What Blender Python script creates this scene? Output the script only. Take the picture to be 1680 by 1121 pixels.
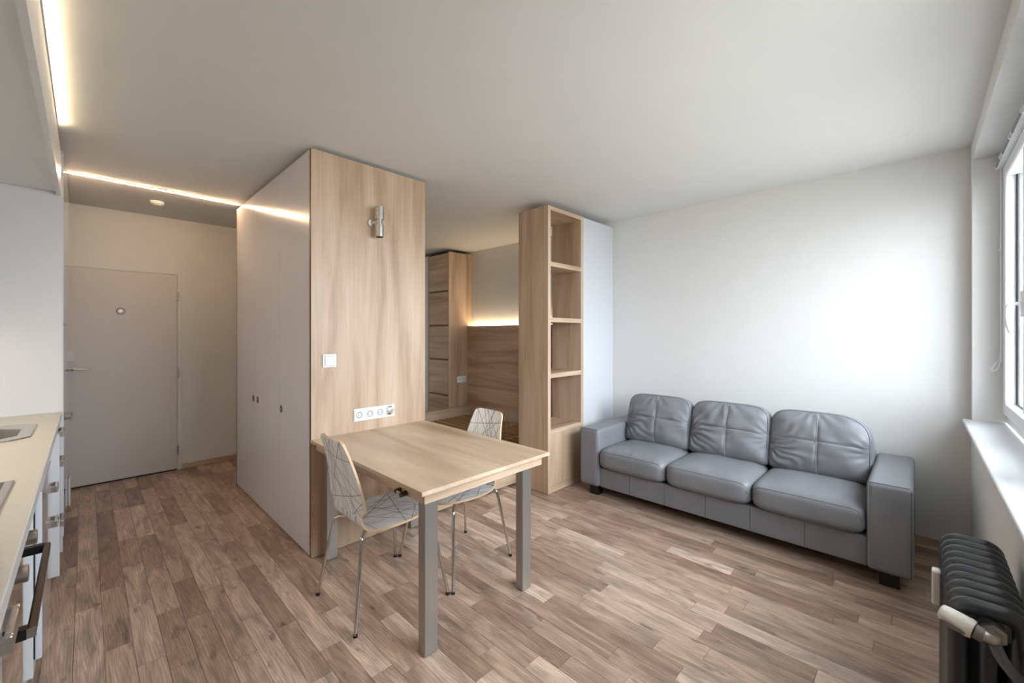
import bpy, bmesh, math, random
from mathutils import Vector, Matrix, noise
random.seed(7)
PI = math.pi
sc = bpy.context.scene
for o in list(bpy.data.objects):
    bpy.data.objects.remove(o)

# ------------------------------------------------------------------ camera
cam_d = bpy.data.cameras.new('camera')
cam = bpy.data.objects.new('camera', cam_d)
sc.collection.objects.link(cam)
cam_d.sensor_width = 36.0
cam_d.lens = 683.0 / 1680.0 * 36.0
cam_d.shift_y = -12.5 / 1680.0
cam_d.clip_start = 0.02
cam.location = (0, 0, 1.40)
cam.rotation_euler = (PI / 2, 0, -math.atan(699 / 683.0))
sc.camera = cam

# ------------------------------------------------------------------ world, light, exposure
world = bpy.data.worlds.new('overcast_sky')
sc.world = world
world.use_nodes = True
wn = world.node_tree.nodes; wl = world.node_tree.links
for n in list(wn): wn.remove(n)
w_out = wn.new('ShaderNodeOutputWorld'); w_bg = wn.new('ShaderNodeBackground')
w_tc = wn.new('ShaderNodeTexCoord'); w_sep = wn.new('ShaderNodeSeparateXYZ'); w_rmp = wn.new('ShaderNodeValToRGB')
w_map = wn.new('ShaderNodeMapRange')
wl.new(w_tc.outputs['Generated'], w_sep.inputs[0]); wl.new(w_sep.outputs['Z'], w_map.inputs[0])
w_map.inputs[1].default_value = -1; w_map.inputs[2].default_value = 1
wl.new(w_map.outputs[0], w_rmp.inputs[0])
cr = w_rmp.color_ramp
cr.elements[0].position = 0.42; cr.elements[0].color = (0.19, 0.190, 0.19, 1)      # ground far below
cr.elements[1].position = 1.0; cr.elements[1].color = (0.78, 0.82, 0.90, 1)       # overcast sky, brightest overhead
_k = cr.elements.new(0.51); _k.color = (0.35, 0.368, 0.41, 1)
wl.new(w_rmp.outputs[0], w_bg.inputs[0]); wl.new(w_bg.outputs[0], w_out.inputs[0])
w_bg.inputs[1].default_value = 16.0
pd = bpy.data.lights.new('window_portal', 'AREA'); pd.shape = 'RECTANGLE'; pd.size = 2.9; pd.size_y = 1.65
pd.cycles.is_portal = True
po = bpy.data.objects.new('window_portal', pd); sc.collection.objects.link(po)
po.location = (2.35, -0.475, 1.68); po.rotation_euler = (PI / 2, 0, 0)
sc.view_settings.view_transform = 'Standard'
sc.view_settings.look = 'None'
sc.view_settings.gamma = 1.0
sc.view_settings.use_curve_mapping = False
sc.view_settings.exposure = 1.50

# ------------------------------------------------------------------ materials
def srgb(r, g, b):
    f = lambda c: (c / 255 / 12.92) if c / 255 <= 0.04045 else ((c / 255 + 0.055) / 1.055) ** 2.4
    return (f(r), f(g), f(b), 1)

def new_mat(name):
    m = bpy.data.materials.new(name); m.use_nodes = True
    nt = m.node_tree; b = nt.nodes['Principled BSDF']
    return m, nt, b

def plain(name, col, rough=0.5, metal=0.0, noise_amt=0.03, nscale=30, bump=0.0, spec=0.5, bscale=60, aniso=None, coat=0.0):
    m, nt, b = new_mat(name)
    tc = nt.nodes.new('ShaderNodeTexCoord'); nz = nt.nodes.new('ShaderNodeTexNoise')
    nz.inputs['Scale'].default_value = nscale; nz.inputs['Detail'].default_value = 3
    src = tc.outputs['Object']
    if aniso:
        mp = nt.nodes.new('ShaderNodeMapping'); mp.inputs['Scale'].default_value = aniso
        nt.links.new(src, mp.inputs[0]); src = mp.outputs[0]
    nt.links.new(src, nz.inputs['Vector'])
    r = nt.nodes.new('ShaderNodeValToRGB')
    lo = [max(0, c * (1 - noise_amt)) for c in col[:3]] + [1]; hi = [min(1, c * (1 + noise_amt)) for c in col[:3]] + [1]
    r.color_ramp.elements[0].position = .3; r.color_ramp.elements[1].position = .7
    r.color_ramp.elements[0].color = lo; r.color_ramp.elements[1].color = hi
    nt.links.new(nz.outputs[0], r.inputs[0]); nt.links.new(r.outputs[0], b.inputs['Base Color'])
    b.inputs['Roughness'].default_value = rough; b.inputs['Metallic'].default_value = metal
    b.inputs['Specular IOR Level'].default_value = spec
    b.inputs['Coat Weight'].default_value = coat; b.inputs['Coat Roughness'].default_value = 0.03
    if bump:
        n2 = nt.nodes.new('ShaderNodeTexNoise'); n2.inputs['Scale'].default_value = bscale; n2.inputs['Detail'].default_value = 4
        nt.links.new(src, n2.inputs['Vector'])
        bp = nt.nodes.new('ShaderNodeBump'); bp.inputs['Strength'].default_value = bump; bp.inputs['Distance'].default_value = 0.002
        nt.links.new(n2.outputs[0], bp.inputs['Height']); nt.links.new(bp.outputs[0], b.inputs['Normal'])
    return m

def emit(name, col, strength):
    m = bpy.data.materials.new(name); m.use_nodes = True
    nt = m.node_tree
    for n in list(nt.nodes): nt.nodes.remove(n)
    o = nt.nodes.new('ShaderNodeOutputMaterial'); e = nt.nodes.new('ShaderNodeEmission')
    e.inputs[0].default_value = col; e.inputs[1].default_value = strength
    nt.links.new(e.outputs[0], o.inputs[0])
    return m

def wood(name, dark, mid, light, axis='Z', rough=0.45, fine=1.0, seed=0.0, contrast=1.0, fmix=.30):
    """light oak laminate: broad streaks, fine pores and a few knots, the grain runs along axis"""
    m, nt, b = new_mat(name)
    L = nt.links; N = nt.nodes
    tc = N.new('ShaderNodeTexCoord')
    def mapped(across, along):
        mp = N.new('ShaderNodeMapping')
        s = [across] * 3; s['XYZ'.index(axis)] = along
        mp.inputs['Scale'].default_value = s; mp.inputs['Location'].default_value = (seed, seed * 1.7, seed * .6)
        L.new(tc.outputs['Object'], mp.inputs[0]); return mp.outputs[0]
    n1 = N.new('ShaderNodeTexNoise'); n1.inputs['Scale'].default_value = 1; n1.inputs['Detail'].default_value = 4; n1.inputs['Distortion'].default_value = .6
    L.new(mapped(7.5, .7), n1.inputs['Vector'])
    n2 = N.new('ShaderNodeTexNoise'); n2.inputs['Scale'].default_value = 1; n2.inputs['Detail'].default_value = 6; n2.inputs['Roughness'].default_value = .65
    L.new(mapped(70 * fine, 2.2), n2.inputs['Vector'])
    n3 = N.new('ShaderNodeTexNoise'); n3.inputs['Scale'].default_value = 1; n3.inputs['Detail'].default_value = 2
    L.new(mapped(6, 2.6), n3.inputs['Vector'])
    mx = N.new('ShaderNodeMix'); mx.data_type = 'FLOAT'; mx.inputs[0].default_value = fmix
    L.new(n1.outputs[0], mx.inputs[2]); L.new(n2.outputs[0], mx.inputs[3])
    r = N.new('ShaderNodeValToRGB'); e = r.color_ramp.elements
    e[0].position = .5 - .17 / contrast; e[0].color = dark; e[1].position = .5 + .14 / contrast; e[1].color = light
    k = e.new(.5); k.color = mid
    L.new(mx.outputs[0], r.inputs[0])
    kr = N.new('ShaderNodeValToRGB'); kr.color_ramp.elements[0].position = .70; kr.color_ramp.elements[0].color = (0, 0, 0, 1)
    kr.color_ramp.elements[1].position = .82; kr.color_ramp.elements[1].color = (.55, .55, .55, 1)
    L.new(n3.outputs[0], kr.inputs[0])
    mc = N.new('ShaderNodeMix'); mc.data_type = 'RGBA'
    L.new(kr.outputs[0], mc.inputs[0]); L.new(r.outputs[0], mc.inputs[6]); mc.inputs[7].default_value = dark
    L.new(mc.outputs[2], b.inputs['Base Color'])
    b.inputs['Roughness'].default_value = rough
    bp = N.new('ShaderNodeBump'); bp.inputs['Strength'].default_value = .12; bp.inputs['Distance'].default_value = .001
    L.new(n2.outputs[0], bp.inputs['Height']); L.new(bp.outputs[0], b.inputs['Normal'])
    return m

OAK_D, OAK_M, OAK_L = srgb(154, 124, 98), srgb(191, 163, 136), srgb(209, 186, 162)
M = {}
M['wall'] = plain('wall_paint', srgb(226, 225, 222), .9, noise_amt=.012, nscale=8, bump=.08, bscale=180)
M['ceil'] = plain('ceiling_paint', srgb(224, 222, 218), .92, noise_amt=.01, nscale=5)
M['white'] = plain('white_lacquer', srgb(226, 226, 226), .32, noise_amt=.006)
M['grey_white'] = plain('pale_grey_front', srgb(203, 204, 207), .35, noise_amt=.006)
M['wardrobe_white'] = plain('white_satin_front', srgb(214, 210, 212), .19, noise_amt=.006, spec=.3)
M['gloss'] = plain('white_high_gloss', srgb(222, 223, 230), .10, noise_amt=.004, coat=.6)
M['door_white'] = plain('door_paint', srgb(214, 208, 203), .5, noise_amt=.01)
M['pvc'] = plain('white_pvc', srgb(236, 238, 240), .28, noise_amt=.004)
M['oak_z'] = wood('oak_upright', OAK_D, OAK_M, OAK_L, 'Z', contrast=.82)
M['oak_x'] = wood('oak_along_x', OAK_D, OAK_M, OAK_L, 'X', seed=3.1)
M['oak_y'] = wood('oak_along_y', OAK_D, OAK_M, OAK_L, 'Y', seed=5.3)
M['oak_top'] = wood('oak_table_top', srgb(180, 153, 124), srgb(201, 177, 149), srgb(212, 193, 167), 'Y', rough=.38, seed=1.9, fmix=.16)
M['oak_dark_y'] = wood('oak_headboard', srgb(168, 138, 110), srgb(202, 174, 146), srgb(220, 195, 168), 'Y', seed=8.3, contrast=1.1)
M['edge'] = plain('brown_edge_band', srgb(120, 88, 58), .5, nscale=60, noise_amt=.1)
M['ply'] = wood('birch_veneer_edge', srgb(190, 150, 112), srgb(214, 178, 140), srgb(226, 192, 156), 'X', fine=2)
M['slat'] = wood('pine_slat', srgb(140, 104, 66), srgb(172, 134, 90), srgb(196, 158, 112), 'Y', seed=2.2)
M['chrome'] = plain('chrome', (.62, .60, .58, 1), .12, 1.0, noise_amt=.02)
M['steel'] = plain('brushed_steel', (.60, .58, .55, 1), .3, 1.0, noise_amt=.08, nscale=1, aniso=(6, 6, 180))
M['steel_y'] = plain('brushed_steel_flat', (.58, .54, .49, 1), .26, 1.0, noise_amt=.06, nscale=1, aniso=(160, 6, 6))
M['alu'] = plain('brushed_aluminium_leg', srgb(172, 168, 162), .36, .85, noise_amt=.05, nscale=1, aniso=(260, 260, 2), bump=.1)
M['black'] = plain('black_plastic', srgb(20, 20, 21), .4, noise_amt=.1)
M['dark'] = plain('shadow_gap', srgb(40, 30, 22), .8)
M['bronze'] = plain('dark_bronze_metal', srgb(98, 84, 70), .3, .8)
M['ovenglass'] = plain('oven_glass', srgb(28, 24, 22), .05, noise_amt=.02, spec=1.0, coat=1.0)
M['hobglass'] = plain('hob_glass', srgb(22, 21, 20), .08, noise_amt=.02)
M['worktop'] = plain('cream_worktop', srgb(213, 207, 194), .4, noise_amt=.02, nscale=40)
M['leather'] = plain('grey_leather', srgb(124, 125, 129), .40, noise_amt=.05, nscale=9, bump=.35, bscale=320, spec=.45)
M['seam_dark'] = plain('dark_stitching', srgb(74, 76, 80), .6)
M['seam_light'] = plain('pale_piping', srgb(160, 162, 166), .45)
M['radiator'] = plain('black_radiator_enamel', srgb(33, 39, 46), .30, noise_amt=.12, nscale=40, bump=.15, bscale=70, spec=.9)
M['valve'] = plain('cream_plastic', srgb(222, 216, 204), .4)
M['greyplast'] = plain('warm_grey_plastic', srgb(128, 120, 112), .45)
M['pipe'] = plain('grey_pipe_paint', srgb(92, 95, 98), .4, nscale=60, noise_amt=.08)
M['nickel'] = plain('worn_nickel', (.55, .52, .47, 1), .35, 1.0, noise_amt=.2, nscale=60)
M['socket'] = plain('socket_plastic', srgb(236, 240, 240), .3, noise_amt=.004)
M['copper'] = plain('copper_terminal', srgb(150, 96, 56), .4, .6)
M['strap'] = plain('slat_webbing', srgb(206, 178, 138), .8)
M['blind'] = plain('blind_slats_grey', srgb(120, 124, 126), .35, .4)
M['led_warm'] = emit('led_warm', (1.0, .80, .52, 1), 31)
M['led_line'] = emit('led_line', (1.0, .70, .42, 1), 105)
M['led_bed'] = emit('led_bed', (1.0, .78, .50, 1), 10)
M['led_under'] = emit('led_under', (1.0, .86, .70, 1), 9)

def floor_mat():
    m, nt, b = new_mat('laminate_plank'); L = nt.links; N = nt.nodes
    at = N.new('ShaderNodeAttribute'); at.attribute_name = 'rnd'
    tc = N.new('ShaderNodeTexCoord')
    off = N.new('ShaderNodeVectorMath'); off.operation = 'MULTIPLY_ADD'
    cmb = N.new('ShaderNodeCombineXYZ')
    for i in range(3): L.new(at.outputs['Fac'], cmb.inputs[i])
    L.new(cmb.outputs[0], off.inputs[0]); off.inputs[1].default_value = (37, 91, 13); L.new(tc.outputs['Object'], off.inputs[2])
    def mp(s):
        q = N.new('ShaderNodeMapping'); q.inputs['Scale'].default_value = s; L.new(off.outputs[0], q.inputs[0]); return q.outputs[0]
    n1 = N.new('ShaderNodeTexNoise'); n1.inputs['Scale'].default_value = 1; n1.inputs['Detail'].default_value = 5; n1.inputs['Distortion'].default_value = 1.2
    L.new(mp((17, 3.0, 1)), n1.inputs['Vector'])
    n2 = N.new('ShaderNodeTexNoise'); n2.inputs['Scale'].default_value = 1; n2.inputs['Detail'].default_value = 7; n2.inputs['Roughness'].default_value = .7
    L.new(mp((230, 6, 1)), n2.inputs['Vector'])
    wv = N.new('ShaderNodeTexWave'); wv.wave_type = 'RINGS'; wv.rings_direction = 'Z'; wv.inputs['Scale'].default_value = 2.6
    wv.inputs['Distortion'].default_value = 14; wv.inputs['Detail'].default_value = 3; wv.inputs['Detail Scale'].default_value = .8
    L.new(mp((11, 1.3, 1)), wv.inputs['Vector'])
    n3 = N.new('ShaderNodeTexNoise'); n3.inputs['Scale'].default_value = 1; n3.inputs['Detail'].default_value = 3
    L.new(mp((20, 7, 1)), n3.inputs['Vector'])
    base = N.new('ShaderNodeValToRGB'); e = base.color_ramp.elements
    e[0].position = 0; e[0].color = srgb(152, 125, 106); e[1].position = 1; e[1].color = srgb(206, 181, 162)
    for p, c in ((.25, srgb(166, 140, 121)), (.5, srgb(180, 154, 134)), (.75, srgb(193, 167, 147))):
        k = e.new(p); k.color = c
    L.new(at.outputs['Fac'], base.inputs[0])
    # grain darkening
    g = N.new('ShaderNodeMapRange'); g.inputs[1].default_value = .28; g.inputs[2].default_value = .72; g.inputs[3].default_value = .58; g.inputs[4].default_value = 1.34
    L.new(n1.outputs[0], g.inputs[0])
    g2 = N.new('ShaderNodeMapRange'); g2.inputs[1].default_value = .3; g2.inputs[2].default_value = .7; g2.inputs[3].default_value = .80; g2.inputs[4].default_value = 1.18
    L.new(n2.outputs[0], g2.inputs[0])
    g3 = N.new('ShaderNodeMapRange'); g3.inputs[1].default_value = 0; g3.inputs[2].default_value = 1; g3.inputs[3].default_value = .84; g3.inputs[4].default_value = 1.08
    L.new(wv.outputs[1], g3.inputs[0])
    m1 = N.new('ShaderNodeMath'); m1.operation = 'MULTIPLY'; L.new(g.outputs[0], m1.inputs[0]); L.new(g2.outputs[0], m1.inputs[1])
    m2 = N.new('ShaderNodeMath'); m2.operation = 'MULTIPLY'; L.new(m1.outputs[0], m2.inputs[0]); L.new(g3.outputs[0], m2.inputs[1])
    vm = N.new('ShaderNodeVectorMath'); vm.operation = 'SCALE'; L.new(base.outputs[0], vm.inputs[0]); L.new(m2.outputs[0], vm.inputs['Scale'])
    # knots
    kr = N.new('ShaderNodeValToRGB'); kr.color_ramp.elements[0].position = .63; kr.color_ramp.elements[0].color = (0, 0, 0, 1)
    kr.color_ramp.elements[1].position = .74; kr.color_ramp.elements[1].color = (.6, .6, .6, 1); L.new(n3.outputs[0], kr.inputs[0])
    mk = N.new('ShaderNodeMix'); mk.data_type = 'RGBA'; L.new(kr.outputs[0], mk.inputs[0]); L.new(vm.outputs[0], mk.inputs[6]); mk.inputs[7].default_value = srgb(88, 64, 50)
    # pale limed veins
    vr = N.new('ShaderNodeValToRGB'); ve = vr.color_ramp.elements
    ve[0].position = .485; ve[0].color = (0, 0, 0, 1); ve[1].position = .515; ve[1].color = (0, 0, 0, 1)
    k = ve.new(.5); k.color = (.34, .34, .34, 1)
    n4 = N.new('ShaderNodeTexNoise'); n4.inputs['Scale'].default_value = 1; n4.inputs['Detail'].default_value = 4; n4.inputs['Distortion'].default_value = 1.5
    L.new(mp((34, 4, 1)), n4.inputs['Vector']); L.new(n4.outputs[0], vr.inputs[0])
    n5 = N.new('ShaderNodeTexNoise'); n5.inputs['Scale'].default_value = 1; L.new(mp((9, 5, 1)), n5.inputs['Vector'])
    r5 = N.new('ShaderNodeMapRange'); r5.inputs[1].default_value = .46; r5.inputs[2].default_value = .60; L.new(n5.outputs[0], r5.inputs[0])
    mm = N.new('ShaderNodeMath'); mm.operation = 'MULTIPLY'; L.new(vr.outputs[0], mm.inputs[0]); L.new(r5.outputs[0], mm.inputs[1])
    mv = N.new('ShaderNodeMix'); mv.data_type = 'RGBA'; L.new(mm.outputs[0], mv.inputs[0]); L.new(mk.outputs[2], mv.inputs[6]); mv.inputs[7].default_value = srgb(214, 194, 178)
    L.new(mv.outputs[2], b.inputs['Base Color'])
    b.inputs['Roughness'].default_value = .34; b.inputs['Specular IOR Level'].default_value = .45
    bp = N.new('ShaderNodeBump'); bp.inputs['Strength'].default_value = .15; bp.inputs['Distance'].default_value = .001
    L.new(n2.outputs[0], bp.inputs['Height']); L.new(bp.outputs[0], b.inputs['Normal'])
    return m
M['floor'] = floor_mat()
M['subfloor'] = plain('plank_joint', srgb(104, 82, 68), .8)

def lines_mat():
    """white laminate printed with crossing straight black and grey lines, in UV metres"""
    m, nt, b = new_mat('line_print_laminate'); L = nt.links; N = nt.nodes
    uv = N.new('ShaderNodeUVMap'); uv.uv_map = 'UVMap'
    rnd = random.Random(21)
    def family(n, width, angs):
        last = None
        for i in range(n):
            a = math.radians(rnd.choice(angs) + rnd.uniform(-14, 14))
            px, py = rnd.uniform(-.15, .15), (i + .5) / n * .46 + rnd.uniform(-.04, .04)
            nx, ny = math.cos(a), math.sin(a)
            d = N.new('ShaderNodeVectorMath'); d.operation = 'DOT_PRODUCT'; L.new(uv.outputs[0], d.inputs[0]); d.inputs[1].default_value = (nx, ny, 0)
            c = N.new('ShaderNodeMath'); c.operation = 'COMPARE'; L.new(d.outputs['Value'], c.inputs[0])
            c.inputs[1].default_value = nx * px + ny * py; c.inputs[2].default_value = width
            if last is None: last = c.outputs[0]
            else:
                x = N.new('ShaderNodeMath'); x.operation = 'MAXIMUM'; L.new(last, x.inputs[0]); L.new(c.outputs[0], x.inputs[1]); last = x.outputs[0]
        return last
    black = family(13, .0013, [35, -40, 70, -65, 85, 15])
    grey = family(13, .0008, [5, -15, 20, 60, -50])
    a = N.new('ShaderNodeMix'); a.data_type = 'RGBA'; L.new(grey, a.inputs[0]); a.inputs[6].default_value = srgb(240, 239, 238); a.inputs[7].default_value = srgb(120, 118, 118)
    c = N.new('ShaderNodeMix'); c.data_type = 'RGBA'; L.new(black, c.inputs[0]); L.new(a.outputs[2], c.inputs[6]); c.inputs[7].default_value = srgb(28, 27, 28)
    L.new(c.outputs[2], b.inputs['Base Color']); b.inputs['Roughness'].default_value = .4
    return m
M['lines'] = lines_mat()

def glass_mat():
    m = bpy.data.materials.new('window_glass'); m.use_nodes = True; nt = m.node_tree
    for n in list(nt.nodes): nt.nodes.remove(n)
    o = nt.nodes.new('ShaderNodeOutputMaterial'); mx = nt.nodes.new('ShaderNodeMixShader')
    t = nt.nodes.new('ShaderNodeBsdfTransparent'); g = nt.nodes.new('ShaderNodeBsdfGlossy'); g.inputs['Roughness'].default_value = 0.0
    t.inputs[0].default_value = (.93, .96, .96, 1)
    lw = nt.nodes.new('ShaderNodeLayerWeight'); lw.inputs[0].default_value = .5
    pw = nt.nodes.new('ShaderNodeMath'); pw.operation = 'POWER'; pw.inputs[1].default_value = 1.15; nt.links.new(lw.outputs['Facing'], pw.inputs[0])
    fr = nt.nodes.new('ShaderNodeMath'); fr.operation = 'MULTIPLY_ADD'; fr.inputs[1].default_value = .95; fr.inputs[2].default_value = .06; fr.use_clamp = True; nt.links.new(pw.outputs[0], fr.inputs[0])
    nt.links.new(fr.outputs[0], mx.inputs[0]); nt.links.new(t.outputs[0], mx.inputs[1]); nt.links.new(g.outputs[0], mx.inputs[2])
    nt.links.new(mx.outputs[0], o.inputs[0]); return m
M['glass'] = glass_mat()

# ------------------------------------------------------------------ helpers
COL = sc.collection
def world_loc(o):
    v = Vector((0, 0, 0))
    while o is not None:
        v += o.location; o = o.parent
    return v

def thing(name, label, cat, loc=(0, 0, 0), group=None, kind=None):
    o = bpy.data.objects.new(name, None); o.empty_display_size = .05; COL.objects.link(o); o.location = loc
    if label: o['label'] = label
    if cat: o['category'] = cat
    if group: o['group'] = group
    if kind: o['kind'] = kind
    return o

def link(name, bm, mat, parent=None, smooth=False, label=None, kind=None, mats=None, angle=None):
    """bm is in world metres; the mesh is stored relative to its parent"""
    me = bpy.data.meshes.new(name)
    bmesh.ops.recalc_face_normals(bm, faces=bm.faces)
    off = world_loc(parent) if parent else Vector((0, 0, 0))
    loc = Vector((0, 0, 0))
    if parent is None:
        vs = [v.co for v in bm.verts]
        lo = Vector((min(v.x for v in vs), min(v.y for v in vs), min(v.z for v in vs)))
        hi = Vector((max(v.x for v in vs), max(v.y for v in vs), max(v.z for v in vs)))
        loc = Vector(((lo.x + hi.x) / 2, (lo.y + hi.y) / 2, lo.z)); off = loc
    bmesh.ops.translate(bm, vec=-off, verts=bm.verts)
    bm.to_mesh(me); bm.free()
    for mt in (mats or [mat]): me.materials.append(mt)
    if smooth:
        me.polygons.foreach_set('use_smooth', [True] * len(me.polygons))
        if angle: me.set_sharp_from_angle(angle=math.radians(angle))
    o = bpy.data.objects.new(name, me); COL.objects.link(o)
    if parent: o.parent = parent
    else: o.location = loc
    if label: o['label'] = label
    if kind: o['kind'] = kind
    return o

def tag(o, label, cat, group=None):
    o['label'] = label; o['category'] = cat
    if group: o['group'] = group
    return o

def add_box(bm, x0, x1, y0, y1, z0, z1, bev=0.0, seg=2):
    r = bmesh.ops.create_cube(bm, size=1.0)
    vs = r['verts']
    bmesh.ops.scale(bm, vec=(abs(x1 - x0), abs(y1 - y0), abs(z1 - z0)), verts=vs)
    bmesh.ops.translate(bm, vec=((x0 + x1) / 2, (y0 + y1) / 2, (z0 + z1) / 2), verts=vs)
    if bev:
        es = list({e for v in vs for e in v.link_edges})
        bmesh.ops.bevel(bm, geom=es, offset=bev, segments=seg, profile=.5, affect='EDGES')

def box(name, b, mat, parent=None, bev=0.0, seg=2, **kw):
    bm = bmesh.new(); add_box(bm, *b, bev=bev, seg=seg)
    return link(name, bm, M[mat], parent, **kw)

def boxes(name, bs, mat, parent=None, bev=0.0, **kw):
    bm = bmesh.new()
    for b in bs: add_box(bm, *b, bev=bev)
    return link(name, bm, M[mat], parent, **kw)

def add_cyl(bm, p0, p1, r, r2=None, n=24, caps=True):
    p0, p1 = Vector(p0), Vector(p1); d = p1 - p0
    q = d.to_track_quat('Z', 'Y').to_matrix().to_4x4()
    bmesh.ops.create_cone(bm, cap_ends=caps, segments=n, radius1=r, radius2=(r if r2 is None else r2), depth=d.length,
                          matrix=Matrix.Translation((p0 + p1) / 2) @ q)

def cyl(name, p0, p1, r, mat, parent=None, r2=None, n=24, **kw):
    bm = bmesh.new(); add_cyl(bm, p0, p1, r, r2, n)
    return link(name, bm, M[mat], parent, smooth=True, angle=40, **kw)

def catmull(pts, n=8):
    P = [Vector(p) for p in pts]; out = []
    for i in range(len(P) - 1):
        a = P[i - 1] if i else P[0] * 2 - P[1]; b, c = P[i], P[i + 1]
        d = P[i + 2] if i + 2 < len(P) else c * 2 - b
        for k in range(n):
            t = k / n
            out.append(.5 * ((2 * b) + (c - a) * t + (2 * a - 5 * b + 4 * c - d) * t * t + (3 * b - a - 3 * c + d) * t ** 3))
    out.append(P[-1]); return out

def add_tube(bm, pts, r, n=8, closed=False):
    pts = [Vector(p) for p in pts]; m = len(pts); rings = []
    up = Vector((0, 0, 1)); prev = None
    for i in range(m):
        if closed: t = pts[(i + 1) % m] - pts[i - 1]
        else: t = pts[min(i + 1, m - 1)] - pts[max(i - 1, 0)]
        if t.length < 1e-9: t = Vector((0, 0, 1))
        t.normalize()
        if prev is None:
            a = up if abs(t.z) < .9 else Vector((1, 0, 0))
            u = t.cross(a).normalized()
        else:
            u = (prev - t * prev.dot(t))
            u = u.normalized() if u.length > 1e-6 else t.cross(up).normalized()
        prev = u; w = t.cross(u)
        rr = r(i / (m - 1)) if callable(r) else r
        rings.append([bm.verts.new(pts[i] + (u * math.cos(2 * PI * k / n) + w * math.sin(2 * PI * k / n)) * rr) for k in range(n)])
    for i in range(m if closed else m - 1):
        A, B = rings[i], rings[(i + 1) % m]
        for k in range(n): bm.faces.new((A[k], A[(k + 1) % n], B[(k + 1) % n], B[k]))
    if not closed: bm.faces.new(rings[0][::-1]); bm.faces.new(rings[-1])

def tube(name, pts, r, mat, parent=None, n=8, closed=False, **kw):
    bm = bmesh.new(); add_tube(bm, pts, r, n, closed)
    return link(name, bm, M[mat], parent, smooth=True, angle=50, **kw)

def add_prism(bm, poly, z0, z1, axis='Z'):
    """extrude a 2D polygon; axis names the extrusion direction"""
    def P(a, b, c): return {'Z': (a, b, c), 'Y': (a, c, b), 'X': (c, a, b)}[axis]
    lo = [bm.verts.new(P(a, b, z0)) for a, b in poly]; hi = [bm.verts.new(P(a, b, z1)) for a, b in poly]
    n = len(poly)
    bm.faces.new(lo[::-1]); bm.faces.new(hi)
    for i in range(n): bm.faces.new((lo[i], lo[(i + 1) % n], hi[(i + 1) % n], hi[i]))

# ------------------------------------------------------------------ the room
H = 2.58
XL, XR, YF, YB = -0.70, 3.90, -0.235, 5.47

def build_floor():
    base = box('floor', (XL, XR, YF, YB, -.05, -.006), 'subfloor', kind='structure')
    rnd = random.Random(11)
    W = .0945; planks = []
    th = math.atan(699 / 683.0); s, c = math.sin(th), math.cos(th)
    x = XL
    while x < XR - .01:
        x1 = min(x + W, XR); y = YF - rnd.uniform(0, .45)
        while y < YB:
            y1 = y + rnd.uniform(.36, .80)
            a, b_ = max(y, YF), min(y1, YB)
            if b_ - a > .02:
                cx, cy = (x + x1) / 2, (a + b_) / 2
                hid = (.99 < x and x1 < 1.80 and a > 2.71 and b_ < 4.53) or x1 < -.16
                dep = cx * s + cy * c; vis = False; near = 1e9
                if dep > .5 and not hid:
                    for qx, qy in ((cx, cy), (x, a), (x, b_), (x1, a), (x1, b_)):
                        d = qx * s + qy * c
                        if d < .3: continue
                        u = 840 + 683 * (qx * c - qy * s) / d; v = 548 + 683 * 1.4 / d
                        if -40 < u < 1560 and v < 1140: vis = True
                    if cx > 1.85 and cy > 2.7: vis = False
                    if cx > 3.1 and cy > .1 and cy < 2.1: vis = False
                planks.append((not vis, dep, x, x1, a, b_, rnd.random()))
            y = y1
        x = x1
    planks.sort()
    rest = bmesh.new(); rl = rest.faces.layers.float.new('rnd')
    off = world_loc(base)
    for i, (nv, dep, xa, xb, ya, yb, r) in enumerate(planks):
        g = .0007
        if i < 300 and not nv:
            bm = bmesh.new(); fl = bm.faces.layers.float.new('rnd')
            add_box(bm, xa + g, xb - g, ya + g, yb - g, -.0059, 0)
            for f in bm.faces: f[fl] = r
            link('plank', bm, M['floor'], base)
        else:
            n0 = len(rest.faces)
            add_box(rest, xa + g, xb - g, ya + g, yb - g, -.0059, 0)
            rest.faces.ensure_lookup_table()
            for f in rest.faces[n0:]: f[rl] = r
    link('planks_beyond', rest, M['floor'], base, kind='stuff')
build_floor()

box('ceiling', (XL, XR, YF, YB, H, H + .1), 'ceil', kind='structure')
box('wall_left', (XL - .12, XL, YF, YB, 0, H), 'wall', kind='structure')
box('wall_right', (XR, XR + .12, YF - .235, YB + .12, -.05, H + .1), 'wall', kind='structure')
box('wall_back', (XL - .12, XR, YB, YB + .12, -.05, H + .1), 'wall', kind='structure')
WX0, WX1, WZ0, WZ1 = 0.95, 3.80, 0.845, 2.47
boxes('wall_front', [(XL - .12, XR, YF - .235, YF, -.05, WZ0), (XL - .12, XR, YF - .235, YF, WZ1, H + .1),
                     (XL - .12, WX0, YF - .235, YF, WZ0, WZ1), (WX1, XR, YF - .235, YF, WZ0, WZ1)], 'wall', kind='structure')
# skirting
box('baseboard_right', (XR - .014, XR, YF, 2.28, 0, .055), 'oak_dark_y', bev=.003, kind='structure')
box('baseboard_back', (.70, XR, YB - .014, YB, 0, .055), 'oak_x', bev=.003, kind='structure')

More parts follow.
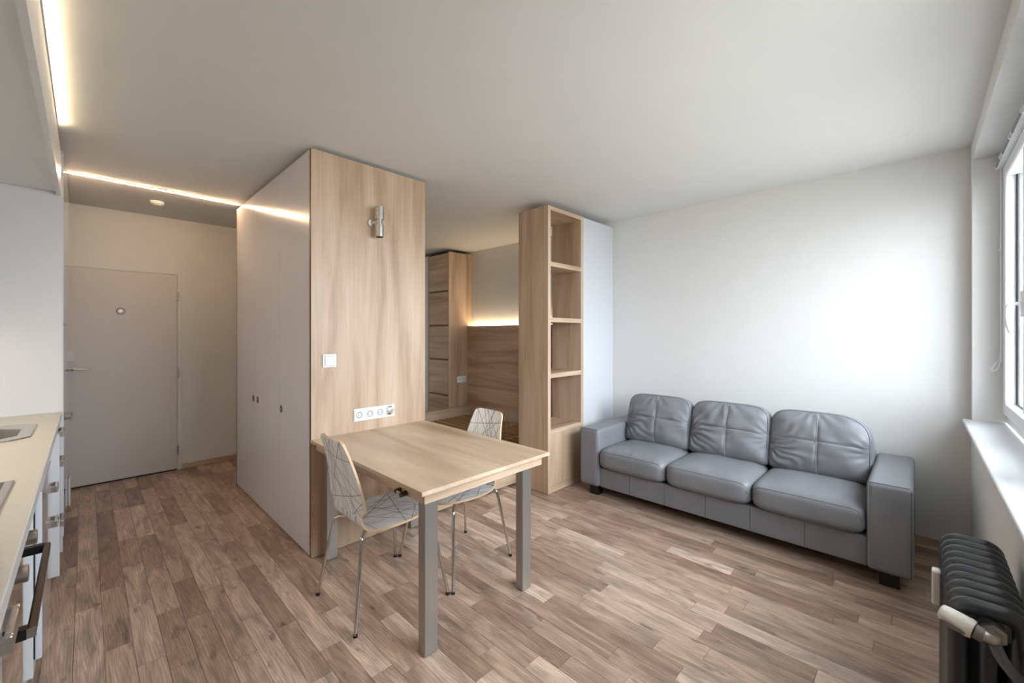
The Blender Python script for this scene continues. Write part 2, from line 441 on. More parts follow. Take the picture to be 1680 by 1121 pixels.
# ---- window
def build_window():
    win = thing('window_1', None, None, (2.375, -.40, .87), kind='structure')
    sill = bmesh.new(); add_box(sill, WX0 - .05, WX1 + .055, -.372, -.195, .845, .87, bev=.010, seg=3)
    link('window_sill', sill, M['pvc'], win, smooth=True, angle=60)
    ya, yb = -.44, -.372
    boxes('window_frame', [(WX1 - .075, WX1, ya, yb, .87, WZ1), (WX0, WX0 + .075, ya, yb, .87, WZ1),
                           (WX0 + .075, WX1 - .075, ya, yb, .87, .945), (WX0 + .075, WX1 - .075, ya, yb, WZ1 - .11, WZ1),
                           (2.335, 2.405, ya, yb, .945, WZ1 - .11)], 'pvc', win, bev=.004)
    for x0, x1 in ((2.39, 3.745), (1.005, 2.35)):
        z0, z1 = .93, WZ1 - .10; w = .068; y0, y1 = -.43, -.352
        s = boxes('sash', [(x0, x0 + w, y0, y1, z0, z1), (x1 - w, x1, y0, y1, z0, z1),
                           (x0 + w, x1 - w, y0, y1, z0, z0 + w), (x0 + w, x1 - w, y0, y1, z1 - w, z1)], 'pvc', win, bev=.008)
        boxes('gasket', [(x0 + w - .001, x0 + w + .008, -.4025, -.3935, z0 + w, z1 - w), (x1 - w - .008, x1 - w + .001, -.4025, -.3935, z0 + w, z1 - w),
                         (x0 + w, x1 - w, -.4025, -.3935, z0 + w - .001, z0 + w + .007)], 'black', s)
        box('pane', (x0 + w + .004, x1 - w - .004, -.400, -.396, z0 + w, z1 - w), 'glass', s)
    # handle on a stile, seen edge-on
    h = boxes('window_handle', [(3.04, 3.07, -.352, -.341, 1.48, 1.60)], 'pvc', win, bev=.003)
    bm = bmesh.new()
    add_tube(bm, catmull([(3.055, -.345, 1.54), (3.055, -.318, 1.542), (3.055, -.303, 1.53), (3.055, -.298, 1.49), (3.055, -.303, 1.44), (3.055, -.312, 1.405)], 6), .0085, 10)
    link('lever', bm, M['pvc'], h, smooth=True)
    boxes('mullion', [(3.015, 3.095, -.43, -.352, 1.015, WZ1 - .185)], 'pvc', win, bev=.006)
build_window()

# ---- entrance door
def build_door():
    d = thing('door_1', None, None, (.26, YB, 0), kind='structure')
    box('door_leaf', (-.115, .655, YB - .012, YB + .0, .012, 2.005), 'door_white', d, bev=.003)
    boxes('door_frame', [(.660, .695, YB - .008, YB, 0, 2.04), (-.150, -.120, YB - .008, YB, 0, 2.04), (-.12, .660, YB - .008, YB, 2.010, 2.03)], 'wall', d, bev=.002)
    box('door_gap', (-.115, .655, YB - .004, YB - .001, 0, .012), 'dark', d)
    for z in (.215, 1.005, 1.80):
        bm = bmesh.new(); add_cyl(bm, (.660, YB - .017, z - .055), (.660, YB - .017, z + .04), .008, n=12)
        add_cyl(bm, (.660, YB - .017, z + .04), (.660, YB - .017, z + .055), .006, .002, n=12)
        link('hinge', bm, M['chrome'], d, smooth=True, angle=40)
    bm = bmesh.new(); add_cyl(bm, (.232, YB - .012, 1.617), (.232, YB - .018, 1.617), .032, n=28)
    ph = link('peephole', bm, M['bronze'], d, smooth=True, angle=40)
    cyl('bezel', (.232, YB - .018, 1.617), (.232, YB - .0195, 1.617), .025, 'door_white', ph)
    cyl('lens', (.232, YB - .0195, 1.617), (.232, YB - .023, 1.617), .013, 'nickel', ph)
    bm = bmesh.new()
    add_tube(bm, catmull([(-.085, YB - .012, 1.075), (-.085, YB - .05, 1.075), (-.06, YB - .056, 1.077), (.03, YB - .054, 1.070)], 6), lambda t: .009 - .004 * t, 10)
    link('door_handle', bm, M['steel'], d, smooth=True)
    box('lock_case', (-.112, -.075, YB - .035, YB - .012, 1.15, 1.245), 'white', d, bev=.006)
build_door()

# ------------------------------------------------------------------ built-in furniture
def build_wardrobe():
    x0, x1, y0, y1, z1 = .978, 1.812, 2.70, 4.54, 2.556
    t = thing('wardrobe', 'tall white wardrobe with oak end panel behind the dining table', 'wardrobe', ((x0 + x1) / 2, (y0 + y1) / 2, 0))
    box('end_panel', (x0, x1, y0, y0 + .025, .004, z1), 'oak_z', t, label='oak end panel facing the table')
    box('edge_band', (x0 - .0006, x0, y0 + .0, y0 + .025, .004, z1), 'edge', t)
    box('far_panel', (x0, x1, y1 - .02, y1, .004, z1), 'edge', t)
    box('back_panel', (x1 - .02, x1, y0 + .025, y1 - .02, .004, z1), 'oak_z', t)
    box('top_panel', (x0 + .022, x1 - .02, y0 + .025, y1 - .02, z1 - .02, z1), 'white', t)
    box('plinth', (x0 + .03, x1 - .02, y0 + .025, y1 - .02, 0, .05), 'dark', t)
    box('carcass', (x0 + .021, x0 + .03, y0 + .025, y1 - .02, .05, z1 - .02), 'dark', t)
    ys = (y0 + .030, 3.305, 3.915, y1 - .024)
    for i in range(3):
        a, b = ys[i] + .0012, ys[i + 1] - .0012
        dr = box('door', (x0 - .0005, x0 + .019, a, b, .012, z1 - .002), 'wardrobe_white', t, bev=.001)
        hy = (3.266, 3.852, 3.974)[i]
        bm = bmesh.new(); add_cyl(bm, (x0 - .0005, hy, .862), (x0 - .0016, hy, .862), .027, n=28)
        fp = link('finger_pull', bm, M['black'], dr, smooth=True, angle=40)
        box('crossbar', (x0 - .0026, x0 - .0014, hy - .026, hy + .026, .8605, .8635), 'wardrobe_white', fp)
build_wardrobe()

def frame_shelf():
    X0, X1, Y0, Y1 = 2.800, 3.333, 2.30, 2.650
    t = thing('bookshelf', 'narrow oak bookshelf with four open compartments beside the sofa', 'bookshelf', ((X0 + X1) / 2, (Y0 + Y1) / 2, 0))
    S = .038; zt = 2.52
    box('side_panel', (X0, X0 + S, Y0, Y1, .003, zt), 'oak_z', t, bev=.001)
    box('side_panel', (X1 - S, X1, Y0, Y1, .003, zt), 'oak_z', t, bev=.001)
    box('top_panel', (X0 + S, X1 - S, Y0, Y1, 2.484, zt), 'oak_x', t, bev=.001)
    # stop rail at the back of the top compartment
    for za, zb in ((1.993, 2.034), (1.503, 1.544), (1.013, 1.053), (.522, .560)):
        box('shelf', (X0 + S, X1 - S, Y0, Y1, za, zb), 'oak_x', t, bev=.001)
    box('plinth', (X0 + S, X1 - S, Y0 + .004, Y0 + .03, .003, .058), 'oak_x', t)
    box('lower_panel', (X0 + S + .002, X1 - S - .002, Y0 + .006, Y0 + .024, .06, .519), 'oak_z', t)
    box('bottom_panel', (X0 + S, X1 - S, Y0 + .03, Y1, .040, .058), 'oak_x', t)
    box('lower_back', (X0 + S, X1 - S, Y1 - .01, Y1, .058, .522), 'oak_z', t)
frame_shelf()

def build_white_cabinet():
    X0, X1, Y0, Y1 = 3.3345, 3.828, 2.305, 2.642
    t = thing('storage_cabinet', 'slim tall white cabinet between the bookshelf and the sofa wall', 'cabinet', ((X0 + X1) / 2, (Y0 + Y1) / 2, 0))
    box('body', (X0, X1, Y0 + .02, Y1, .003, 2.518), 'grey_white', t)
    box('door', (X0 + .001, X1, Y0 - .001, Y0 + .019, .01, 2.518), 'grey_white', t, bev=.001)
    box('filler_strip', (X1 + .001, XR - .001, Y0 + .012, Y0 + .04, .003, 2.518), 'grey_white', t)
build_white_cabinet()

def build_tower():
    X0, X1, Y0, Y1, Z = 3.492, XR - .002, 4.622, 5.13, 2.535
    t = thing('drawer_tower', 'tall oak drawer cabinet in the corner behind the bed', 'cabinet', ((X0 + X1) / 2, (Y0 + Y1) / 2, 0))
    box('side_panel', (X0, X1, Y0, Y0 + .02, 0, Z), 'oak_z', t, label='upright grained side panel')
    box('side_panel', (X0, X1, Y1 - .02, Y1, 0, Z), 'oak_z', t)
    box('carcass', (X0 + .02, X1, Y0 + .02, Y1 - .02, 0, Z), 'dark', t)
    zs = (.06, .545, 1.04, 1.517, 1.995, 2.532)
    for a, b in zip(zs[:-1], zs[1:]):
        d = box('drawer', (X0 + .004, X0 + .022, Y0 + .027, Y1 - .027, a + .014, b - .012), 'oak_dark_y', t, bev=.001)
        box('drawer_rail', (X0 + .012, X0 + .020, Y0 + .021, Y1 - .021, a - .011, a + .013), 'edge', t)
    t2 = thing('linen_cabinet', 'white fronted cabinet beyond the oak drawer tower', 'cabinet', ((X0 + X1) / 2, 5.3, 0))
    box('body', (X0 + .02, X1, Y1 + .002, YB - .01, 0, Z), 'white', t2)
    box('door', (X0, X0 + .019, Y1 + .004, YB - .012, .01, Z), 'white', t2, bev=.001)
build_tower()

def build_bed():
    X0, X1, Y0, Y1 = 1.86, 3.815, 2.672, 4.60
    t = thing('bed_frame', 'low oak bed base with bare slats and no mattress', 'bed', ((X0 + X1) / 2, (Y0 + Y1) / 2, 0))
    box('side_rail', (X0, X1, Y1 - .06, Y1, .02, .386), 'oak_x', t, bev=.002)
    box('side_rail', (X0, X1, Y0 + .002, Y0 + .03, .02, .30), 'oak_x', t, bev=.002)
    box('foot_rail', (X0, X0 + .03, Y0 + .03, Y1 - .06, .02, .30), 'oak_y', t, bev=.002)
    box('head_rail', (X1 - .03, X1, Y0 + .03, Y1 - .06, .02, .24), 'oak_y', t, bev=.002)
    box('base_board', (X0 + .03, X1 - .03, Y0 + .03, Y1 - .06, .02, .04), 'edge', t)
    ym = 3.605
    box('centre_rail', (X0 + .03, X1 - .03, ym - .02, ym + .02, .06, .248), 'edge', t)
    for (a, b) in ((Y0 + .04, ym - .008), (ym + .008, Y1 - .066)):
        x = X0 + .06
        while x < X1 - .07:
            box('slat', (x, x + .052, a, b, .250, .266), 'slat', t)
            x += .084
    for y in (ym - .016, ym + .05, 3.16):
        box('webbing_strap', (X0 + .04, X1 - .04, y, y + .024, .2665, .2685), 'strap', t)
    h = box('headboard', (3.818, 3.840, 2.672, 4.618, .02, 1.512), 'oak_dark_y')
    tag(h, 'wide oak headboard panel with warm light glowing above it', 'headboard')
    l = thing('light_strip', 'warm strip light hidden behind the headboard top', 'light', (3.87, 3.65, 1.49))
    box('channel', (3.843, 3.897, 2.675, 4.616, 1.465, 1.478), 'white', l)
    box('diffuser', (3.850, 3.888, 2.95, 4.60, 1.479, 1.486), 'led_bed', l)
build_bed()

# ---- strip lights
l = thing('light_strip', 'warm light strip running along the top of the kitchen wall cabinets', 'light', (-.09, 1.6, 2.56))
box('channel', (-.1130, -.1055, YF + .01, 3.445, 2.553, 2.556), 'white', l)
box('diffuser', (-.1105, -.1060, YF + .02, 3.44, 2.555, 2.558), 'led_warm', l)
l = thing('light_strip', 'thin warm light line crossing the hall ceiling to the wardrobe', 'light', (.45, 4.425, 2.57))
box('channel', (-.098, .976, 4.420, 4.430, 2.574, 2.5795), 'alu', l)
box('diffuser', (-.096, .974, 4.4235, 4.4265, 2.571, 2.574), 'led_line', l)

bm = bmesh.new(); add_cyl(bm, (.444, 4.86, 2.5795), (.444, 4.86, 2.555), .052, .046, n=32)
sd = thing('smoke_detector', 'small round white smoke detector on the hall ceiling', 'smoke detector', (.444, 4.86, 2.555))
link('housing', bm, M['white'], sd, smooth=True, angle=40)
cyl('cap', (.444, 4.86, 2.555), (.444, 4.86, 2.546), .030, 'valve', sd)

# ------------------------------------------------------------------ kitchen
KX = -.70
def build_kitchen():
    YT = 3.935            # side of the tall unit
    # tall unit
    t = thing('tall_cabinet', 'floor to ceiling white gloss cabinet at the far end of the worktop', 'cabinet', (-.4, (YT + 5.25) / 2, 0))
    box('side_panel', (KX + .002, -.104, YT, YT + .018, 0, H - .004), 'white', t, label='matt white side panel')
    box('carcass', (KX + .002, -.122, YT + .018, 5.25, .08, H - .004), 'white', t)
    box('plinth', (KX + .002, -.15, YT + .018, 5.25, 0, .08), 'white', t)
    ys = (YT + .020, 4.55, 5.25)
    for a, b in zip(ys[:-1], ys[1:]):
        for za, zb in ((.09, 1.46), (1.464, 2.572)):
            d = box('door', (-.120, -.100, a + .002, b - .002, za, zb), 'gloss', t, bev=.001)
            if a < 4.2 and za < 1:
                bm = bmesh.new()
                for z in (.812, .842): add_box(bm, -.0998, -.066, 4.10, 4.235, z, z + .012, bev=.002)
                add_box(bm, -.072, -.066, 4.10, 4.235, .812, .854, bev=.002)
                link('handle', bm, M['steel'], d)
    b = box('vent_grille', (-.0995, -.086, 4.83, 4.97, .03, .25), 'white', t, bev=.005, label='rounded white vent cover')
    # worktop with cut outs for sink
    w = thing('worktop', 'cream kitchen worktop along the left wall', 'worktop', (-.4, 1.85, .862))
    bm = bmesh.new()
    sx0, sx1, sy0, sy1 = -.592, -.220, 3.052, 3.490
    for b_ in ((KX + .002, -.112, YF + .005, sy0), (KX + .002, sx0, sy0, sy1), (sx1, -.112, sy0, sy1), (KX + .002, -.112, sy1, YT - .001)):
        add_box(bm, *b_, .862, .90)
    bmesh.ops.remove_doubles(bm, verts=bm.verts, dist=1e-5)
    link('slab', bm, M['worktop'], w)
    box('front_edge', (-.1125, -.108, YF + .005, YT - .001, .862, .8995), 'white', w, bev=.0015, label='pale front edge strip')
    # sink
    s = thing('kitchen_sink', 'steel inset sink with cut corners in the worktop', 'sink', (-.40, 3.27, .90))
    bm = bmesh.new()
    def octo(x0, x1, y0, y1, c, z): return [(x0 + c, y0, z), (x1 - c, y0, z), (x1, y0 + c, z), (x1, y1 - c, z), (x1 - c, y1, z), (x0 + c, y1, z), (x0, y1 - c, z), (x0, y0 + c, z)]
    rings = [octo(-.62, -.186, 3.010, 3.525, .062, .9005), octo(-.618, -.188, 3.012, 3.523, .062, .906), octo(-.59, -.218, 3.075, 3.493, .075, .904),
             octo(-.570, -.238, 3.090, 3.472, .09, .897), octo(-.562, -.246, 3.100, 3.464, .09, .80), octo(-.53, -.28, 3.12, 3.43, .08, .755)]
    R = [[bm.verts.new(p) for p in r] for r in rings]
    for A, B in zip(R[:-1], R[1:]):
        for i in range(8): bm.faces.new((A[i], A[(i + 1) % 8], B[(i + 1) % 8], B[i]))
    bm.faces.new(R[-1])
    link('basin', bm, M['steel_y'], s)
    cyl('drain', (-.405, 3.265, .7555), (-.405, 3.265, .759), .035, 'chrome', s)
    # hob
    h = thing('cooktop', 'black glass cooktop with a steel rim near the sink', 'cooktop', (-.43, 1.88, .90))
    box('rim', (-.69, -.169, 1.60, 2.19, .9003, .906), 'steel_y', h, bev=.002)
    box('glass_plate', (-.68, -.190, 1.62, 2.168, .9055, .9085), 'hobglass', h, bev=.001)
    for x, y, r in ((-.31, 2.03, .09), (-.31, 1.76, .072), (-.55, 2.03, .072), (-.55, 1.76, .09)):
        bm = bmesh.new(); n = 36
        a = [bm.verts.new((x + math.cos(2 * PI * i / n) * r, y + math.sin(2 * PI * i / n) * r, .9088)) for i in range(n)]
        c = [bm.verts.new((x + math.cos(2 * PI * i / n) * (r - .002), y + math.sin(2 * PI * i / n) * (r - .002), .9088)) for i in range(n)]
        for i in range(n): bm.faces.new((a[i], a[(i + 1) % n], c[(i + 1) % n], c[i]))
        link('heating_ring', bm, M['greyplast'], h)
    # near base cabinet
    def fronts(name, label, ya, yb, xf, zs, hy=None, hz=(), hp=.034):
        c = thing(name, label, 'cabinet', (-.4, (ya + yb) / 2, 0))
        box('carcass', (KX + .002, xf - .021, ya + .001, yb - .001, .09, .858 if ya < 3 else .745), 'white', c)
        box('plinth', (KX + .002, xf - .05, ya + .001, yb - .001, 0, .09), 'white', c)
        for i, (za, zb) in enumerate(zs):
            d = box('drawer', (xf - .019, xf, ya + .003, yb - .003, za, zb), 'gloss', c, bev=.0012)
            if i < len(hz):
                bm = bmesh.new(); z = hz[i]
                add_box(bm, xf, xf + hp, hy[0], hy[0] + .012, z - .017, z + .017, bev=.003)
                add_box(bm, xf, xf + hp, hy[1] - .012, hy[1], z - .017, z + .017, bev=.003)
                add_box(bm, xf + hp - .012, xf + hp, hy[0] + .012, hy[1] - .012, z - .017, z + .017, bev=.003)
                link('handle', bm, M['steel'], d)
        return c
    fronts('base_cabinet', 'white gloss base cabinet nearest the window under the worktop', .55, 1.46, -.130, [(.10, .70), (.705, .855)], (1.22, 1.36), (.60, .815))
    # oven
    o = thing('built_in_oven', 'built in oven with black glass door and long bar handle under the cooktop', 'oven', (-.4, 1.80, 0))
    box('housing', (KX + .002, -.165, 1.465, 2.14, .09, .858), 'white', o)
    box('plinth', (KX + .002, -.19, 1.465, 2.14, 0, .09), 'white', o)
    box('glass_door', (-.164, -.146, 1.475, 2.13, .12, .735), 'ovenglass', o, bev=.002)
    box('control_panel', (-.164, -.146, 1.475, 2.13, .742, .856), 'ovenglass', o, bev=.002)
    for y in (1.60, 1.87, 2.02)[:2]:
        k = cyl('knob', (-.146, y, .80), (-.102, y, .80), .021, 'steel', o, n=32)
        cyl('knob_cap', (-.102, y, .80), (-.1005, y, .80), .019, 'nickel', k, n=32)
    hb = thing('oven_handle', None, None, (0, 0, 0)) if False else None
    bm = bmesh.new(); add_box(bm, -.100, -.084, 1.53, 2.125, .668, .690, bev=.004)
    bar = link('handle', bm, M['bronze'], o)
    for y in (1.53, 2.100):
        box('bracket', (-.146, -.099, y, y + .025, .666, .692), 'black', bar, bev=.001)
    box('bar_end', (-.0995, -.0835, 1.5285, 1.5325, .668, .690), 'steel', bar)
    # recess filler then fridge
    f = box('filler_cabinet', (KX + .002, -.168, 2.145, 2.475, .0, .858), 'gloss')
    tag(f, 'narrow plain white gloss infill cabinet beside the oven', 'cabinet')
    g = thing('undercounter_fridge', 'white undercounter fridge with black door seal beside the oven', 'fridge', (-.4, 2.78, 0))
    box('body', (KX + .002, -.144, 2.48, 3.08, .05, .856), 'white', g, bev=.004)
    box('plinth', (KX + .002, -.165, 2.48, 3.08, 0, .05), 'white', g)
    box('door_seal', (-.144, -.1405, 2.486, 3.074, .12, .770), 'black', g)
    box('door', (-.1405, -.121, 2.482, 3.078, .115, .775), 'gloss', g, bev=.006, seg=3)
    # drawers
    fronts('pullout_cabinet', 'narrow white gloss pull out cabinet between the fridge and the drawer cabinet', 3.085, 3.325, -.136,
           [(.10, .46), (.465, .64), (.645, .855)], (3.15, 3.25), (.43, .607), .036)
    fronts('drawer_cabinet', 'wide white gloss drawer cabinet touching the tall cabinet', 3.345, 3.93, -.112,
           [(.10, .34), (.345, .69), (.695, .855)], (3.52, 3.68), (.31, .655, .825), .022)
    box('side_trim', (-.156, -.100, 3.327, 3.344, .09, .858), 'white', bpy.data.objects['drawer_cabinet'])
    # wall cabinets
    u = thing('wall_cabinet', 'row of white wall cabinets above the worktop up to the ceiling', 'cabinet', (-.4, 1.85, 2.3))
    box('carcass', (KX + .002, -.135, YF + .004, YT - .002, 2.305, 2.5525), 'white', u)
    for a, b in ((YF + .004, 1.05), (1.05, 2.12), (2.12, 2.85), (2.85, YT - .002)):
        box('door', (-.133, -.111, a + .0015, b - .0015, 2.285, 2.5525), 'white', u, bev=.001)
    k = thing('under_cabinet_lamp', 'slim warm task lamp on the kitchen wall above the sink', 'light', (-.66, 2.6, 1.50))
    box('housing', (-.698, -.64, 1.6, 3.6, 1.50, 1.53), 'white', k, bev=.002)
    box('diffuser', (-.692, -.646, 1.62, 3.58, 1.497, 1.4995), 'led_under', k)
build_kitchen()

# ------------------------------------------------------------------ fittings on the wardrobe panel
def build_fittings():
    YP = 2.70
    t = thing('wall_lamp', 'brushed metal twin cylinder wall lamp high on the oak panel', 'wall lamp', (1.402, YP, 2.16))
    cyl('wall_mount', (1.372, YP, 2.160), (1.372, YP - .018, 2.160), .026, 'steel', t)
    tube('arm', [(1.372, YP - .015, 2.160), (1.385, YP - .04, 2.165), (1.402, YP - .065, 2.167)], .011, 'steel', t, n=12)
    cyl('spot_head', (1.402, YP - .065, 2.181), (1.402, YP - .065, 2.266), .0305, 'steel', t, n=36)
    cyl('joint', (1.402, YP - .065, 2.142), (1.402, YP - .065, 2.182), .018, 'steel', t, n=28)
    lo = cyl('spot_head', (1.402, YP - .065, 2.062), (1.402, YP - .065, 2.143), .0285, 'steel', t, n=36)
    cyl('bulb_face', (1.402, YP - .065, 2.0605), (1.402, YP - .065, 2.063), .023, 'dark', lo, n=28)
    s = thing('light_switch', 'square white light switch on the oak panel left of the sockets', 'switch', (1.087, YP, 1.19))
    box('switch_frame', (1.045, 1.131, YP - .010, YP - .0002, 1.186, 1.270), 'socket', s, bev=.004, seg=3)
    box('rocker', (1.058, 1.119, YP - .015, YP - .009, 1.198, 1.258), 'socket', s, bev=.003)
    box('rocker_shadow', (1.0562, 1.1208, YP - .0106, YP - .0098, 1.1962, 1.2598), 'greyplast', s)
    p = thing('power_outlet', 'white strip of three sockets and one uncovered socket above the table', 'socket', (1.396, YP, .81))
    x0, dx = 1.247, .0752
    box('outlet_frame', (x0, x0 + 4 * dx, YP - .009, YP - .0002, .812, .896), 'socket', p, bev=.004, seg=3)
    for i in range(4):
        cx = x0 + dx * (i + .5); cz = .854
        if i < 3:
            q = box('socket', (cx - .0345, cx + .0345, YP - .0125, YP - .008, cz - .034, cz + .034), 'socket', p, bev=.002)
            bm = bmesh.new()
            n = 28; rr = .0215
            A = [bm.verts.new((cx + math.cos(2 * PI * j / n) * rr, YP - .0127, cz + math.sin(2 * PI * j / n) * rr)) for j in range(n)]
            B = [bm.verts.new((cx + math.cos(2 * PI * j / n) * (rr - .003), YP - .0150, cz + math.sin(2 * PI * j / n) * (rr - .003))) for j in range(n)]
            C = [bm.verts.new((cx + math.cos(2 * PI * j / n) * (rr - .005), YP - .0128, cz + math.sin(2 * PI * j / n) * (rr - .005))) for j in range(n)]
            for j in range(n):
                k = (j + 1) % n; bm.faces.new((A[j], A[k], B[k], B[j])); bm.faces.new((B[j], B[k], C[k], C[j]))
            link('socket_rim', bm, M['greyplast'], q, smooth=True)
            bm = bmesh.new()
            for hx, hz in ((-.0095, 0), (.0095, 0)): add_cyl(bm, (cx + hx, YP - .0128, cz + hz), (cx + hx, YP - .0134, cz + hz), .0032, n=12)
            link('pin_hole', bm, M['black'], q)
            cyl('earth_pin', (cx, YP - .0128, cz + .009), (cx, YP - .022, cz + .009), .0025, 'chrome', q, n=12)
        else:
            q = box('open_socket', (cx - .026, cx + .026, YP - .0115, YP - .008, cz - .026, cz + .026), 'nickel', p, bev=.002, label='uncovered socket mechanism')
            box('bridge', (cx - .022, cx + .016, YP - .017, YP - .0115, cz + .012, cz + .028), 'socket', q, bev=.002)
            box('clamp', (cx - .018, cx + .010, YP - .019, YP - .016, cz + .026, cz + .032), 'dark', q)
            cyl('terminal', (cx - .004, YP - .0115, cz - .018), (cx - .004, YP - .019, cz - .018), .0095, 'copper', q, n=16)
            cyl('screw', (cx + .012, YP - .0115, cz - .004), (cx + .012, YP - .018, cz - .004), .006, 'nickel', q, n=12)
            cyl('screw', (cx - .018, YP - .0115, cz - .002), (cx - .018, YP - .017, cz - .002), .006, 'chrome', q, n=12)
            box('claw', (cx + .023, cx + .031, YP - .014, YP - .009, cz - .016, cz + .012), 'nickel', q)
    q = thing('power_outlet', 'small white double socket on the oak tower beside the bed', 'socket', (3.71, 4.622, .70))
    box('outlet_frame', (3.625, 3.79, 4.612, 4.6218, .715, .803), 'socket', q, bev=.004)
    box('socket', (3.634, 3.701, 4.608, 4.613, .724, .794), 'socket', q, bev=.002)
    box('cover', (3.714, 3.781, 4.608, 4.613, .724, .794), 'valve', q, bev=.002)
    bm = bmesh.new()
    for a in range(10):
        an = PI * a / 10 + .3
        add_box(bm, 3.668 + .02 * math.cos(an) - .002, 3.668 + .02 * math.cos(an) + .002, 4.6068, 4.6082, .755 + .02 * math.sin(an) - .002, .755 + .02 * math.sin(an) + .002)
    add_cyl(bm, (3.660, 4.608, .755), (3.660, 4.6068, .755), .003, n=10); add_cyl(bm, (3.676, 4.608, .755), (3.676, 4.6068, .755), .003, n=10)
    link('socket_holes', bm, M['greyplast'], q)
build_fittings()

# ------------------------------------------------------------------ table
def build_table():
    X0, X1, Y0, Y1, Z = .972, 1.803, 1.470, 2.698, .742
    t = thing('dining_table', 'square edged oak dining table with grey metal legs against the panel', 'table', ((X0 + X1) / 2, (Y0 + Y1) / 2, 0))
    box('table_top', (X0, X1, Y0, Y1, Z - .019, Z), 'oak_top', t, bev=.0012)
    za, zb = .674, Z - .0192
    box('apron', (X0 + .032, X1 - .032, Y0 + .030, Y0 + .048, za, zb), 'oak_x', t, bev=.001)
    box('apron', (X0 + .032, X1 - .032, Y1 - .03, Y1 - .012, za, zb), 'oak_x', t)
    box('apron', (X0 + .032, X0 + .050, Y0 + .0485, Y1 - .0305, za, zb), 'oak_y', t)
    box('apron', (X1 - .050, X1 - .032, Y0 + .0485, Y1 - .0305, za, zb), 'oak_y', t)
    for x, y in ((1.019, 1.519), (1.652, 1.533), (1.036, 2.603), (1.628, 2.603)):
        bm = bmesh.new(); add_box(bm, x, x + .068, y, y + .052, .006, .7225, bev=.0025, seg=2)
        l = link('leg', bm, M['alu'], t)
        box('foot', (x + .006, x + .062, y + .006, y + .046, 0, .006), 'greyplast', l)
    k = cyl('extension_knob', (.999, 1.640, .688), (.972, 1.640, .688), .012, 'bronze', t)
    cyl('knob_stem', (1.004, 1.690, .690), (.975, 1.690, .690), .010, 'bronze', k)
    tube('knob_link', [(.980, 1.642, .688), (.980, 1.69, .690)], .005, 'nickel', k)
build_table()

# ------------------------------------------------------------------ chairs
def shell(name, prof, parent, closed_thick=.011, ncol=13, bow=0.0):
    """bent veneer sheet: prof rows of (x, z, half width, bow)"""
    P = catmull([(p[0], p[1], p[2]) for p in prof], 6)
    B = catmull([(p[3], 0, 0) for p in prof], 6)
    bm = bmesh.new(); uvl = bm.loops.layers.uv.new('UVMap')
    n = len(P); s = [0]
    for i in range(1, n): s.append(s[-1] + math.hypot(P[i].x - P[i - 1].x, P[i].y - P[i - 1].y))
    front, back, uv = [], [], {}
    for i in range(n):
        a, b = P[max(i - 1, 0)], P[min(i + 1, n - 1)]
        tx, tz = b.x - a.x, b.y - a.y; l = math.hypot(tx, tz) or 1
        nx, nz = -tz / l, tx / l           # normal of the profile
        fr, bk = [], []
        for j in range(ncol):
            q = -1 + 2 * j / (ncol - 1); y = q * P[i].z
            bw = B[i].x * (q * q)
            base = Vector((P[i].x + nx * bw, y, P[i].y + nz * bw))
            f = bm.verts.new(base + Vector((nx, 0, nz)) * closed_thick * .5); k = bm.verts.new(base - Vector((nx, 0, nz)) * closed_thick * .5)
            uv[f] = (y, s[i]); uv[k] = (y, s[i]); fr.append(f); bk.append(k)
        front.append(fr); back.append(bk)
    def face(vs, mi):
        f = bm.faces.new(vs); f.material_index = mi
        for lp in f.loops: lp[uvl].uv = uv[lp.vert]
    for i in range(n - 1):
        for j in range(ncol - 1):
            face((front[i][j], front[i][j + 1], front[i + 1][j + 1], front[i + 1][j]), 0)
            face((back[i][j], back[i + 1][j], back[i + 1][j + 1], back[i][j + 1]), 0)
        face((front[i][0], front[i + 1][0], back[i + 1][0], back[i][0]), 1)
        face((front[i][-1], back[i][-1], back[i + 1][-1], front[i + 1][-1]), 1)
    for j in range(ncol - 1):
        face((front[0][j], back[0][j], back[0][j + 1], front[0][j + 1]), 1)
        face((front[-1][j], front[-1][j + 1], back[-1][j + 1], back[-1][j]), 1)
    return link(name, bm, None, parent, smooth=True, angle=38, mats=[M['lines'], M['ply']])

